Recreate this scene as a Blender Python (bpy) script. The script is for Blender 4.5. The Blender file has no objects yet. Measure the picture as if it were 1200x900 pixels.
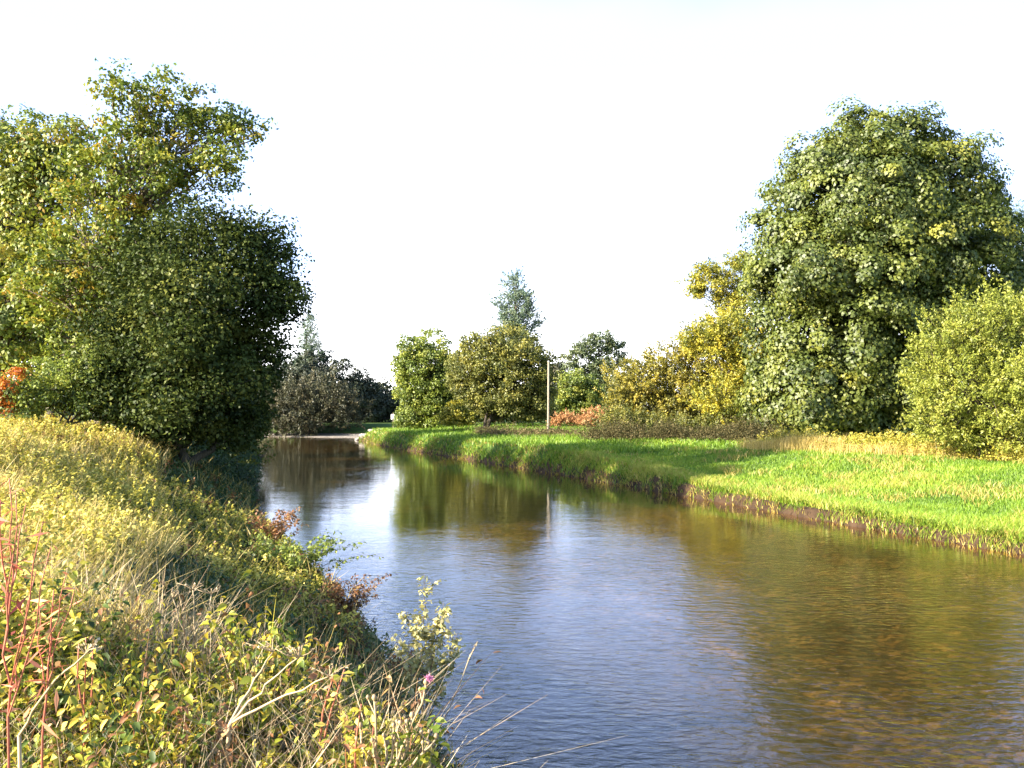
import bpy, math, random
import numpy as np
from mathutils import Vector

R = math.radians
rng = np.random.default_rng(11)
random.seed(11)
sc = bpy.context.scene
COL = sc.collection

# ------------------------------------------------------------------ camera
F = 1039.0            # focal length in photo pixels (1200 wide)
YH = 476.0            # horizon row in the photo
EYE = 4.5
cam_d = bpy.data.cameras.new('camera')
cam = bpy.data.objects.new('camera', cam_d)
COL.objects.link(cam)
cam.location = (0, 0, EYE)
cam.rotation_euler = (R(90) + math.atan((YH - 450) / F), 0, 0)
cam_d.sensor_width = 36
cam_d.lens = 36 * F / 1200
cam_d.clip_start = 0.05
cam_d.clip_end = 6000
sc.camera = cam

# ------------------------------------------------------------------ sky and sun
SUN_EL = 24.0
SUN_TRAVEL = 65.0     # light travels this many degrees to the right of the view axis
world = bpy.data.worlds.new('World')
sc.world = world
world.use_nodes = True
nt = world.node_tree
bg = nt.nodes['Background']
sky = nt.nodes.new('ShaderNodeTexSky')
sky.sky_type = 'NISHITA'
sky.sun_disc = False
sky.sun_elevation = R(SUN_EL)
sky.sun_rotation = R(180 + SUN_TRAVEL)
sky.air_density = 1.0
sky.dust_density = 1.4
sky.ozone_density = 2.5
# thin bright cloud veil low over the horizon, clear blue higher up
wtc = nt.nodes.new('ShaderNodeTexCoord')
wsep = nt.nodes.new('ShaderNodeSeparateXYZ'); nt.links.new(wtc.outputs['Generated'], wsep.inputs[0])
wno = nt.nodes.new('ShaderNodeTexNoise'); wno.inputs['Scale'].default_value = 2.2; wno.inputs['Detail'].default_value = 5
nt.links.new(wtc.outputs['Generated'], wno.inputs['Vector'])
wadd = nt.nodes.new('ShaderNodeMath'); wadd.operation = 'MULTIPLY_ADD'; wadd.inputs[1].default_value = -.22
wx_ = nt.nodes.new('ShaderNodeMath'); wx_.operation = 'MULTIPLY_ADD'; wx_.inputs[1].default_value = .12
nt.links.new(wsep.outputs['X'], wx_.inputs[0]); nt.links.new(wsep.outputs['Z'], wx_.inputs[2])
nt.links.new(wno.outputs['Fac'], wadd.inputs[0]); nt.links.new(wx_.outputs[0], wadd.inputs[2])
wmr = nt.nodes.new('ShaderNodeMapRange'); wmr.interpolation_type = 'SMOOTHSTEP'
wmr.inputs[1].default_value = .30; wmr.inputs[2].default_value = .40; wmr.inputs[3].default_value = 1.0; wmr.inputs[4].default_value = 0.0
nt.links.new(wadd.outputs[0], wmr.inputs[0])
wmix = nt.nodes.new('ShaderNodeMix'); wmix.data_type = 'RGBA'
wfr = nt.nodes.new('ShaderNodeMapRange'); wfr.interpolation_type = 'SMOOTHSTEP'
wfr.inputs[1].default_value = -.35; wfr.inputs[2].default_value = .35
nt.links.new(wsep.outputs['Y'], wfr.inputs[0])
wmul = nt.nodes.new('ShaderNodeMath'); wmul.operation = 'MULTIPLY'
nt.links.new(wmr.outputs[0], wmul.inputs[0]); nt.links.new(wfr.outputs[0], wmul.inputs[1])
nt.links.new(wmul.outputs[0], wmix.inputs[0]); nt.links.new(sky.outputs[0], wmix.inputs[6])
wr2 = nt.nodes.new('ShaderNodeValToRGB')
wr2.color_ramp.elements[0].position = .03; wr2.color_ramp.elements[0].color = (9.5, 9.4, 9.2, 1)
wr2.color_ramp.elements[1].position = .36; wr2.color_ramp.elements[1].color = (2.0, 2.85, 5.2, 1)
we = wr2.color_ramp.elements.new(.15); we.color = (2.5, 3.35, 5.2, 1)
nt.links.new(wsep.outputs['Z'], wr2.inputs[0])
nt.links.new(wr2.outputs[0], wmix.inputs[7])
nt.links.new(wmix.outputs[2], bg.inputs[0])
bg.inputs[1].default_value = 0.115
sun_d = bpy.data.lights.new('sun', 'SUN')
sun_d.energy = 5.0
sun_d.angle = R(0.53)
sun_d.color = (1.0, 0.90, 0.74)
sun = bpy.data.objects.new('sun', sun_d)
COL.objects.link(sun)
sdir = Vector((math.sin(R(SUN_TRAVEL)) * math.cos(R(SUN_EL)), math.cos(R(SUN_TRAVEL)) * math.cos(R(SUN_EL)), -math.sin(R(SUN_EL))))
sun.rotation_euler = sdir.to_track_quat('-Z', 'Y').to_euler()
sun.location = (-60, -40, 60)
vs = sc.view_settings
vs.view_transform = 'Standard'
vs.look = 'None'
vs.exposure = 2.12
vs.gamma = 1
vs.use_curve_mapping = False
sc.cycles.use_denoising = True
sc.cycles.max_bounces = 6
sc.cycles.diffuse_bounces = 3
sc.cycles.glossy_bounces = 3
sc.cycles.transmission_bounces = 4
sc.cycles.transparent_max_bounces = 8
sc.cycles.caustics_reflective = False
sc.cycles.caustics_refractive = False

# ------------------------------------------------------------------ helpers
def tag(o, label=None, cat=None, group=None, kind=None):
    if label: o['label'] = label
    if cat: o['category'] = cat
    if group: o['group'] = group
    if kind: o['kind'] = kind
    return o

def empty(name, loc, label=None, cat=None, group=None):
    o = bpy.data.objects.new(name, None)
    COL.objects.link(o)
    o.location = loc
    o.empty_display_size = 0.3
    return tag(o, label, cat, group)

def px_x(px, D):
    return (px - 600.0) / F * D

def px_z(py, D):
    return EYE + (YH - py) / F * D

class MB:
    """collects quads / tris with a 'tint' value per vertex and links them as one mesh object"""
    def __init__(self):
        self.v, self.q, self.t, self.c, self.n = [], [], [], [], 0
    def add(self, v, q=None, t=None, tint=0.5):
        v = np.asarray(v, np.float32).reshape(-1, 3)
        if q is not None and len(q): self.q.append(np.asarray(q, np.int64).reshape(-1, 4) + self.n)
        if t is not None and len(t): self.t.append(np.asarray(t, np.int64).reshape(-1, 3) + self.n)
        self.v.append(v)
        self.c.append(np.broadcast_to(np.asarray(tint, np.float32), (len(v),)).copy())
        self.n += len(v)
    def build(self, name, mat, parent=None, origin=(0, 0, 0), smooth=False):
        v = np.concatenate(self.v) - np.asarray(origin, np.float32)
        c = np.concatenate(self.c)
        q = np.concatenate(self.q) if self.q else np.zeros((0, 4), np.int64)
        t = np.concatenate(self.t) if self.t else np.zeros((0, 3), np.int64)
        me = bpy.data.meshes.new(name)
        me.vertices.add(len(v)); me.vertices.foreach_set('co', v.ravel())
        nl = q.size + t.size
        me.loops.add(nl)
        me.loops.foreach_set('vertex_index', np.concatenate([q.ravel(), t.ravel()]).astype(np.int32))
        me.polygons.add(len(q) + len(t))
        st = np.concatenate([np.arange(len(q)) * 4, q.size + np.arange(len(t)) * 3]).astype(np.int32)
        me.polygons.foreach_set('loop_start', st)
        if smooth:
            me.polygons.foreach_set('use_smooth', np.ones(len(q) + len(t), bool))
        me.update(calc_edges=True)
        a = me.attributes.new('tint', 'FLOAT', 'POINT')
        a.data.foreach_set('value', c)
        me.materials.append(mat)
        o = bpy.data.objects.new(name, me)
        COL.objects.link(o)
        if parent is not None:
            o.parent = parent
        else:
            o.location = origin
        return o

def norm(a):
    return a / np.maximum(np.linalg.norm(a, axis=-1, keepdims=True), 1e-9)

def rand_dirs(n):
    return norm(rng.normal(size=(n, 3)))

def add_leaves(mb, c, nrm, L, W, tint, axis=None, fold=0.18):
    """one folded diamond per leaf; axis = preferred direction of the leaf's length"""
    n = len(c)
    c = np.asarray(c); nrm = norm(np.asarray(nrm))
    t = rand_dirs(n) if axis is None else norm(np.asarray(axis) + 0.45 * rng.normal(size=(n, 3)))
    t = norm(t - nrm * (t * nrm).sum(1, keepdims=True))
    s = np.cross(nrm, t)
    L = (np.broadcast_to(L, (n,)) * rng.uniform(.65, 1.3, n))[:, None]
    W = (np.broadcast_to(W, (n,)) * rng.uniform(.65, 1.3, n))[:, None]
    up = nrm * W * fold
    v = np.stack([c - t * L * .5, c + s * W * .5 + up - t * L * .06, c + t * L * .5 - up * .6, c - s * W * .5 + up - t * L * .06], 1)
    mb.add(v.reshape(-1, 3), q=np.arange(n * 4).reshape(-1, 4), tint=np.repeat(np.broadcast_to(tint, (n,)), 4))

def add_big_leaves(mb, c, nrm, L, W, tint, axis=None):
    """leaf of two halves folded along the midrib, tip curling down"""
    n = len(c)
    c = np.asarray(c); nrm = norm(np.asarray(nrm))
    t = rand_dirs(n) if axis is None else norm(np.asarray(axis) + 0.4 * rng.normal(size=(n, 3)))
    t = norm(t - nrm * (t * nrm).sum(1, keepdims=True))
    s = np.cross(nrm, t)
    sc_ = rng.uniform(.5, 1.35, n)
    L = (np.broadcast_to(L, (n,)) * sc_)[:, None]; W = (np.broadcast_to(W, (n,)) * sc_ * rng.uniform(.75, 1.2, n))[:, None]
    up = nrm * W * rng.uniform(.05, .4, n)[:, None]
    cu = nrm * L * rng.uniform(.02, .3, n)[:, None]
    b0, tp = c - t * L * .5, c + t * L * .5 - cu
    md = c + nrm * L * .04
    l1, r1 = c - t * L * .22 + s * W * .46 + up, c - t * L * .22 - s * W * .46 + up
    l2, r2 = c + t * L * .14 + s * W * .40 + up - cu * .25, c + t * L * .14 - s * W * .40 + up - cu * .25
    v = np.stack([b0, l1, l2, tp, r2, r1, md], 1)
    i = (np.arange(n) * 7)[:, None]
    qq = np.concatenate([i + [0, 6, 2, 1], i + [0, 5, 4, 6]]); tt = np.concatenate([i + [6, 3, 2], i + [6, 4, 3]])
    mb.add(v.reshape(-1, 3), q=qq, t=tt, tint=np.repeat(np.broadcast_to(tint, (n,)), 7))

def add_blades(mb, base, H, W, lean, tint, tipdrop=0.0):
    """grass blades: base (n,3), lean (n,2) horizontal offset of the tip as a share of the height"""
    n = len(base)
    H = np.broadcast_to(H, (n,)); W = np.broadcast_to(W, (n,))
    a = rng.uniform(0, 2 * np.pi, n)
    s = np.stack([np.cos(a), np.sin(a), np.zeros(n)], 1) * W[:, None] * .5
    ln = np.concatenate([lean, np.zeros((n, 1))], 1) * H[:, None]
    up = np.array([0, 0, 1.0])
    mid = base + ln * .28 + up * (H * .58)[:, None]
    tip = base + ln + up * (H * (1 - tipdrop))[:, None]
    v = np.stack([base - s, base + s, mid - s * .8, mid + s * .8, tip - s * .12, tip + s * .12], 1)
    i = (np.arange(n) * 6)[:, None]
    q = np.stack([i + [0, 1, 3, 2], i + [2, 3, 5, 4]], 1)
    mb.add(v.reshape(-1, 3), q=q.reshape(-1, 4), tint=np.repeat(np.broadcast_to(tint, (n,)), 6))

def add_tube(mb, pts, rad, sides=7, tint=0.5, cap=True):
    pts = np.asarray(pts, float); k = len(pts)
    rad = np.broadcast_to(rad, (k,))
    tan = norm(np.gradient(pts, axis=0))
    ref = np.array([1.0, 0, 0]) if abs(tan[0][0]) < .8 else np.array([0, 1.0, 0])
    v = []
    u = norm(np.cross(tan[0], ref))
    ang = np.linspace(0, 2 * np.pi, sides, endpoint=False)
    for i in range(k):
        u = norm(u - tan[i] * (u @ tan[i]))
        w = np.cross(tan[i], u)
        v.append(pts[i] + rad[i] * (np.cos(ang)[:, None] * u + np.sin(ang)[:, None] * w))
    q = []
    for i in range(k - 1):
        for j in range(sides):
            j2 = (j + 1) % sides
            q.append([i * sides + j, i * sides + j2, (i + 1) * sides + j2, (i + 1) * sides + j])
    t = []
    vv = np.concatenate(v)
    if cap:
        vv = np.concatenate([vv, [pts[-1] + tan[-1] * rad[-1] * .3]])
        for j in range(sides):
            t.append([(k - 1) * sides + j, (k - 1) * sides + (j + 1) % sides, len(vv) - 1])
    mb.add(vv, q=q, t=t, tint=tint)

def curve_pts(p0, p1, n=6, sag=0.0, wob=0.05):
    p0 = np.asarray(p0, float); p1 = np.asarray(p1, float)
    s = np.linspace(0, 1, n)[:, None]
    p = p0 * (1 - s) + p1 * s
    d = np.linalg.norm(p1 - p0)
    p += rng.normal(size=p.shape) * wob * d * np.sin(np.pi * s)
    p[:, 2] += sag * d * np.sin(np.pi * s[:, 0])
    return p

# ------------------------------------------------------------------ materials
def new_mat(name):
    m = bpy.data.materials.new(name)
    m.use_nodes = True
    n = m.node_tree
    n.nodes.clear()
    out = n.nodes.new('ShaderNodeOutputMaterial')
    return m, n, out

def ramp(n, stops):
    r = n.nodes.new('ShaderNodeValToRGB')
    e = r.color_ramp.elements
    while len(e) < len(stops): e.new(0.5)
    for k, (p, c) in enumerate(stops):
        e[k].position = p; e[k].color = (*c, 1)
    return r

def leaf_mat(name, cols, trans=0.35, gloss=0.03, rough=0.55):
    m, n, out = new_mat(name)
    at = n.nodes.new('ShaderNodeAttribute'); at.attribute_name = 'tint'
    r = ramp(n, [(i / (len(cols) - 1), c) for i, c in enumerate(cols)])
    n.links.new(at.outputs['Fac'], r.inputs[0])
    d = n.nodes.new('ShaderNodeBsdfDiffuse')
    t = n.nodes.new('ShaderNodeBsdfTranslucent')
    g = n.nodes.new('ShaderNodeBsdfGlossy'); g.inputs['Roughness'].default_value = rough
    g.inputs['Color'].default_value = (1, 1, 1, 1)
    n.links.new(r.outputs[0], d.inputs[0])
    n.links.new(r.outputs[0], t.inputs[0])
    m1 = n.nodes.new('ShaderNodeMixShader'); m1.inputs[0].default_value = trans
    n.links.new(d.outputs[0], m1.inputs[1]); n.links.new(t.outputs[0], m1.inputs[2])
    m2 = n.nodes.new('ShaderNodeMixShader'); m2.inputs[0].default_value = gloss
    n.links.new(m1.outputs[0], m2.inputs[1]); n.links.new(g.outputs[0], m2.inputs[2])
    n.links.new(m2.outputs[0], out.inputs[0])
    return m

def noise_mat(name, stops, scale=4.0, rough=0.9, bump=0.3, detail=8, stretch=(1, 1, 1)):
    m, n, out = new_mat(name)
    tc = n.nodes.new('ShaderNodeTexCoord')
    mp = n.nodes.new('ShaderNodeMapping'); mp.inputs['Scale'].default_value = stretch
    n.links.new(tc.outputs['Object'], mp.inputs[0])
    no = n.nodes.new('ShaderNodeTexNoise'); no.inputs['Scale'].default_value = scale; no.inputs['Detail'].default_value = detail
    n.links.new(mp.outputs[0], no.inputs['Vector'])
    r = ramp(n, stops)
    n.links.new(no.outputs['Fac'], r.inputs[0])
    p = n.nodes.new('ShaderNodeBsdfPrincipled'); p.inputs['Roughness'].default_value = rough
    n.links.new(r.outputs[0], p.inputs['Base Color'])
    b = n.nodes.new('ShaderNodeBump'); b.inputs['Strength'].default_value = bump; b.inputs['Distance'].default_value = 0.05
    n.links.new(no.outputs['Fac'], b.inputs['Height'])
    n.links.new(b.outputs[0], p.inputs['Normal'])
    n.links.new(p.outputs[0], out.inputs[0])
    return m

BARK = noise_mat('bark', [(0.3, (.035, .028, .02)), (0.7, (.13, .105, .075))], scale=6, bump=.8, stretch=(3, 3, .5))
PALE_BARK = noise_mat('pale_bark', [(0.3, (.09, .07, .045)), (0.7, (.24, .19, .13))], scale=6, bump=.6, stretch=(3, 3, .5))
WOOD = noise_mat('weathered_wood', [(0.3, (.17, .14, .10)), (0.7, (.36, .31, .24))], scale=8, bump=.3, stretch=(6, 6, .4))
METAL = noise_mat('dull_metal', [(0.3, (.2, .2, .2)), (0.7, (.35, .35, .34))], scale=9, rough=.5, bump=.05)
ROCK = noise_mat('river_rock', [(0.3, (.12, .10, .085)), (0.7, (.42, .38, .33))], scale=3, bump=.7)
WHITE = noise_mat('white_paint', [(0.3, (.62, .63, .62)), (0.7, (.8, .8, .78))], scale=5, bump=.03, rough=.6)

# ------------------------------------------------------------------ terrain
def catmull(P, per=6):
    P = np.asarray(P, float)
    Q = np.concatenate([[2 * P[0] - P[1]], P, [2 * P[-1] - P[-2]]])
    out = []
    for i in range(1, len(Q) - 2):
        for t in np.linspace(0, 1, per, endpoint=False):
            a, b, c, d = Q[i - 1], Q[i], Q[i + 1], Q[i + 2]
            out.append(.5 * ((2 * b) + (-a + c) * t + (2 * a - 5 * b + 4 * c - d) * t * t + (-a + 3 * b - 3 * c + d) * t ** 3))
    out.append(P[-1])
    return np.array(out)

LEFT = catmull([(12, -60), (6.2, -12), (2.6, 2.5), (0.7, 7.6), (-.75, 11), (-1.4, 13.3), (-4, 20.8), (-8, 30), (-12.6, 44), (-20.5, 72), (-29, 98), (-38, 109), (-62, 116), (-140, 120)])
RIGHT = catmull([(52, -60), (34, -8), (20.5, 17), (15.4, 26.7), (8.8, 43.7), (2.3, 60), (-6, 80), (-14.5, 100), (-19.5, 115), (-20.5, 119), (-19, 123), (-24, 127), (-40, 131), (-72, 138), (-140, 142)])

def smooth(a, b, x):
    t = np.clip((x - a) / (b - a), 0, 1)
    return t * t * (3 - 2 * t)

def dist_poly(x, y, P):
    d = np.full(x.shape, 1e9)
    for (ax, ay), (bx, by) in zip(P[:-1], P[1:]):
        vx, vy = bx - ax, by - ay
        t = np.clip(((x - ax) * vx + (y - ay) * vy) / (vx * vx + vy * vy + 1e-9), 0, 1)
        d = np.minimum(d, (x - ax - t * vx) ** 2 + (y - ay - t * vy) ** 2)
    return np.sqrt(d)

POLY = np.concatenate([LEFT, RIGHT[::-1]])
def in_water(x, y):
    ins = np.zeros(x.shape, bool)
    for (ax, ay), (bx, by) in zip(POLY, np.roll(POLY, -1, axis=0)):
        cnd = ((ay > y) != (by > y))
        xi = (bx - ax) * (y - ay) / (by - ay + 1e-12) + ax
        ins ^= cnd & (x < xi)
    return ins

NOISE = np.random.default_rng(5).random((256, 256))
def vnoise(x, y):
    xi, yi = np.floor(x).astype(int), np.floor(y).astype(int)
    u, v = x - xi, y - yi
    u = u * u * (3 - 2 * u); v = v * v * (3 - 2 * v)
    g = lambda a, b: NOISE[a & 255, b & 255]
    return (g(xi, yi) * (1 - u) + g(xi + 1, yi) * u) * (1 - v) + (g(xi, yi + 1) * (1 - u) + g(xi + 1, yi + 1) * u) * v

def wob(x, y, s, seed=0.0):
    """patchy noise about -1..1 with features near 1/s metres"""
    x = np.asarray(x, float) * s * .8 + seed * 17.3; y = np.asarray(y, float) * s * .8 + seed * 31.7
    n_ = vnoise(x, y) + .5 * vnoise(x * 2.1 + 9, y * 2.1) + .3 * vnoise(x * 4.3, y * 4.3 + 5)
    return (n_ / 1.8 - .5) * 3

def terrain_raw(x, y):
    dl, dr = dist_poly(x, y, LEFT), dist_poly(x, y, RIGHT)
    w = in_water(x, y)
    dl2 = np.maximum(dl + .25 * wob(x, y, 1.1), 0)
    dr2 = np.maximum(dr + .22 * wob(x, y, 1.3, 2.0) + .1 * wob(x, y, 4.0, 1.0), 0)
    zn = smooth(13, 18, y) * (1 - smooth(27, 34, y))
    cw = 2.3 + 2.5 * smooth(3.5, 7.5, y) + 2.8 * zn
    hl = .25 * smooth(0, .3, dl2) + 2.6 * ((.35 + .5 * zn) * np.clip((dl2 - .1) / cw, 0, 1) + (.65 - .5 * zn) * smooth(.1, 1, (dl2 - 0) / cw)) + .45 * smooth(4, 9, dl2) + .10 * wob(x, y, .6)
    hl -= .45 * np.exp(-(np.maximum(y, 0) / 4.5) ** 2)
    hl *= 1 - .14 * smooth(6.5, 9, y) * (1 - smooth(17, 23, y))
    far = smooth(112, 124, y)
    lip = .38 + 1.0 * smooth(38, 62, y)
    hr = lip * smooth(0, .45 + .9 * smooth(38, 60, y), dr2) + (1.35 - .75 * smooth(38, 62, y)) * smooth(.6, 16, dr2) + .5 * smooth(14, 60, dr2) + .07 * wob(x, y, .5)
    hf = .12 * smooth(0, 2, dr2) + 1.6 * smooth(4, 12, dr2)
    hr = hr * (1 - far) + hf * far
    left = dl < dr
    land = np.where(left, hl, hr)
    dw = np.minimum(dl, dr)
    bed = -.10 - .50 * smooth(0, 4, dw) - .06 * wob(x, y, 1.7)
    z = np.where(w, bed, np.maximum(land, -.02))
    z = np.where(w, z, z - .12 * (1 - smooth(0, .25, dw)))
    return z, w, left, dw

GX = np.arange(-75, 75.01, .3); GY = np.arange(-4, 175.01, .3)
gx, gy = np.meshgrid(GX, GY)
TZ, TW, TL, TD = terrain_raw(gx, gy)

def lookup(A, x, y):
    fx = np.clip((np.asarray(x, float) - GX[0]) / .3, 0, len(GX) - 1.001); fy = np.clip((np.asarray(y, float) - GY[0]) / .3, 0, len(GY) - 1.001)
    i, j = fx.astype(int), fy.astype(int); u, v = fx - i, fy - j
    return A[j, i] * (1 - u) * (1 - v) + A[j, i + 1] * u * (1 - v) + A[j + 1, i] * (1 - u) * v + A[j + 1, i + 1] * u * v

def ground(x, y):
    return lookup(TZ, x, y)

TWf = TW.astype(float); TLf = TL.astype(float)
def side(x, y):
    """1 left bank, 2 right bank, 0 water"""
    return np.where(lookup(TWf, x, y) > .5, 0, np.where(lookup(TLf, x, y) > .5, 1, 2))

# one ground sheet: fine near, growing to the horizon
ext = np.array([4, 10, 20, 40, 80, 160, 320, 640, 1300, 2600.])
FX = np.concatenate([GX[GX < -16], np.arange(-16, 21, .15), GX[GX > 21.1]]); FY = np.concatenate([GY[GY < 4], np.arange(4.1, 62, .15), GY[GY > 62.1]])
XS = np.concatenate([GX[0] - ext[::-1], FX, GX[-1] + ext])
YS = np.concatenate([GY[0] - ext[:5][::-1], FY, GY[-1] + ext])
mx, my = np.meshgrid(XS, YS)
mz, mw, ml, md = terrain_raw(mx, my)
mbt = MB()
nx, ny = len(XS), len(YS)
idx = np.arange(nx * ny).reshape(ny, nx)
quads = np.stack([idx[:-1, :-1], idx[:-1, 1:], idx[1:, 1:], idx[1:, :-1]], -1).reshape(-1, 4)
# tint: 0 river bed, ~.5 bare earth at the water's edge, 1 turf
tint = np.where(mw, 0.0, np.where(ml, .35 + .65 * smooth(.2, 1.2, md), .35 + .65 * smooth(.35, .75, md)))
# left bed painted darker for light lost in depth, gravel shallows to the right
bed_shade = (1 - smooth(2.5, 9, dist_poly(mx, my, LEFT) + 1.6 * wob(mx, my, .35, 4.)))
tint = np.where(mw, -.18 * bed_shade, tint)
tint = np.where((~mw) & (my > 119) & (~ml) & (md < 6), -1.0, tint)
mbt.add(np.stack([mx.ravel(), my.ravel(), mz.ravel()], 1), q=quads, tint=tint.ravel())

m, n, out = new_mat('ground')
at = n.nodes.new('ShaderNodeAttribute'); at.attribute_name = 'tint'
tc = n.nodes.new('ShaderNodeTexCoord')
no1 = n.nodes.new('ShaderNodeTexNoise'); no1.inputs['Scale'].default_value = 1.1; no1.inputs['Detail'].default_value = 9; no1.inputs['Roughness'].default_value = .7
vo = n.nodes.new('ShaderNodeTexVoronoi'); vo.inputs['Scale'].default_value = 9.0; vo.inputs['Randomness'].default_value = 1.0
for q_ in (no1, vo): n.links.new(tc.outputs['Object'], q_.inputs['Vector'])
bed = ramp(n, [(0.3, (.008, .006, .003)), (.5, (.028, .020, .007)), (.68, (.09, .064, .024)), (.8, (.16, .115, .05))])
vc = n.nodes.new('ShaderNodeSeparateColor'); n.links.new(vo.outputs['Color'], vc.inputs[0])
mixf = n.nodes.new('ShaderNodeMath'); mixf.operation = 'MULTIPLY_ADD'; mixf.inputs[1].default_value = .3
n.links.new(vc.outputs[0], mixf.inputs[0])
half = n.nodes.new('ShaderNodeMath'); half.operation = 'MULTIPLY'; half.inputs[1].default_value = .7
n.links.new(no1.outputs['Fac'], half.inputs[0]); n.links.new(half.outputs[0], mixf.inputs[2])
n.links.new(mixf.outputs[0], bed.inputs[0])
gravel = ramp(n, [(.25, (.10, .085, .07)), (.75, (.36, .32, .27))]); n.links.new(mixf.outputs[0], gravel.inputs[0])
earth = ramp(n, [(.3, (.02, .012, .007)), (.7, (.075, .045, .025))]); n.links.new(no1.outputs['Fac'], earth.inputs[0])
turf = ramp(n, [(.3, (.03, .055, .01)), (.55, (.055, .10, .012)), (.75, (.10, .11, .025))]); n.links.new(no1.outputs['Fac'], turf.inputs[0])
def mixc(fac_from, lo, hi, a, b):
    mr = n.nodes.new('ShaderNodeMapRange'); mr.inputs[1].default_value = lo; mr.inputs[2].default_value = hi
    n.links.new(fac_from, mr.inputs[0])
    mi = n.nodes.new('ShaderNodeMix'); mi.data_type = 'RGBA'
    n.links.new(mr.outputs[0], mi.inputs[0]); n.links.new(a, mi.inputs[6]); n.links.new(b, mi.inputs[7])
    return mi.outputs[2]
bed_shade_col = ramp(n, [(.3, (.006, .007, .004)), (.75, (.03, .028, .014))]); n.links.new(no1.outputs['Fac'], bed_shade_col.inputs[0])  # dark bed colour with the dimness of deep water painted in
c0 = mixc(at.outputs['Fac'], -.17, -.02, bed_shade_col.outputs[0], bed.outputs[0])
c1 = mixc(at.outputs['Fac'], -.7, -.2, gravel.outputs[0], c0)
c2 = mixc(at.outputs['Fac'], .02, .15, c1, earth.outputs[0])
c3 = mixc(at.outputs['Fac'], .55, .9, c2, turf.outputs[0])
p = n.nodes.new('ShaderNodeBsdfPrincipled'); p.inputs['Roughness'].default_value = .95; p.inputs['Specular IOR Level'].default_value = .2
n.links.new(c3, p.inputs['Base Color'])
b = n.nodes.new('ShaderNodeBump'); b.inputs['Strength'].default_value = .6; b.inputs['Distance'].default_value = .08
n.links.new(mixf.outputs[0], b.inputs['Height']); n.links.new(b.outputs[0], p.inputs['Normal'])
n.links.new(p.outputs[0], out.inputs[0])
GROUND = m
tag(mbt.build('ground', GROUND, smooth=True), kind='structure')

# ------------------------------------------------------------------ water
m, n, out = new_mat('water')
tc = n.nodes.new('ShaderNodeTexCoord')
def wave(scale, stretch, detail, rot=0, dist=0.0):
    mp = n.nodes.new('ShaderNodeMapping'); mp.inputs['Scale'].default_value = stretch; mp.inputs['Rotation'].default_value = (0, 0, R(rot))
    n.links.new(tc.outputs['Object'], mp.inputs[0])
    w_ = n.nodes.new('ShaderNodeTexNoise'); w_.inputs['Scale'].default_value = scale; w_.inputs['Detail'].default_value = detail; w_.inputs['Distortion'].default_value = dist
    n.links.new(mp.outputs[0], w_.inputs['Vector'])
    return w_.outputs['Fac']
w1 = wave(4.4, (.7, 1.3, 1), 4, 12, .3)
w2 = wave(.55, (.7, 1.2, 1), 2, 25, .5)
w3 = wave(.16, (1, .6, 1), 3, -20, .8)      # calm and ruffled patches
mr = n.nodes.new('ShaderNodeMapRange'); mr.inputs[1].default_value = .38; mr.inputs[2].default_value = .62; mr.inputs[3].default_value = .35; mr.inputs[4].default_value = 1.0
n.links.new(w3, mr.inputs[0])
b2 = n.nodes.new('ShaderNodeBump'); b2.inputs['Strength'].default_value = 1; b2.inputs['Distance'].default_value = .009
n.links.new(w2, b2.inputs['Height'])
b1 = n.nodes.new('ShaderNodeBump'); b1.inputs['Distance'].default_value = .024
# livelier water in the shallow run near the bridge, calmer in the pool beyond
sy = n.nodes.new('ShaderNodeSeparateXYZ'); n.links.new(tc.outputs['Object'], sy.inputs[0])
ry = n.nodes.new('ShaderNodeMapRange'); ry.interpolation_type = 'SMOOTHSTEP'
ry.inputs[1].default_value = 10; ry.inputs[2].default_value = 36; ry.inputs[3].default_value = .048; ry.inputs[4].default_value = .0055
n.links.new(sy.outputs['Y'], ry.inputs[0]); n.links.new(ry.outputs[0], b1.inputs['Distance'])
n.links.new(mr.outputs[0], b1.inputs['Strength'])
n.links.new(w1, b1.inputs['Height']); n.links.new(b2.outputs[0], b1.inputs['Normal'])
# Schlick reflectance from |view . normal|, the same from above and below
geo = n.nodes.new('ShaderNodeNewGeometry')
dt = n.nodes.new('ShaderNodeVectorMath'); dt.operation = 'DOT_PRODUCT'
n.links.new(geo.outputs['Incoming'], dt.inputs[0]); n.links.new(b1.outputs[0], dt.inputs[1])
ab = n.nodes.new('ShaderNodeMath'); ab.operation = 'ABSOLUTE'; n.links.new(dt.outputs['Value'], ab.inputs[0])
om = n.nodes.new('ShaderNodeMath'); om.operation = 'SUBTRACT'; om.use_clamp = True; om.inputs[0].default_value = 1; n.links.new(ab.outputs[0], om.inputs[1])
pw = n.nodes.new('ShaderNodeMath'); pw.operation = 'POWER'; pw.inputs[1].default_value = 5; n.links.new(om.outputs[0], pw.inputs[0])
fr = n.nodes.new('ShaderNodeMath'); fr.operation = 'MULTIPLY_ADD'; fr.inputs[1].default_value = .98; fr.inputs[2].default_value = .02; n.links.new(pw.outputs[0], fr.inputs[0])
tr = n.nodes.new('ShaderNodeBsdfTransparent'); tr.inputs[0].default_value = (.92, .76, .48, 1)
gl = n.nodes.new('ShaderNodeBsdfGlossy'); gl.inputs['Roughness'].default_value = .03; gl.inputs['Color'].default_value = (1, 1, 1, 1)
n.links.new(b1.outputs[0], gl.inputs['Normal'])
mi = n.nodes.new('ShaderNodeMixShader')
n.links.new(fr.outputs[0], mi.inputs[0]); n.links.new(tr.outputs[0], mi.inputs[1]); n.links.new(gl.outputs[0], mi.inputs[2])
n.links.new(mi.outputs[0], out.inputs[0])
WATER = m
mbw = MB()
wx = np.array([-140, 52.]); wy = np.array([-60, 145.])
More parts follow.
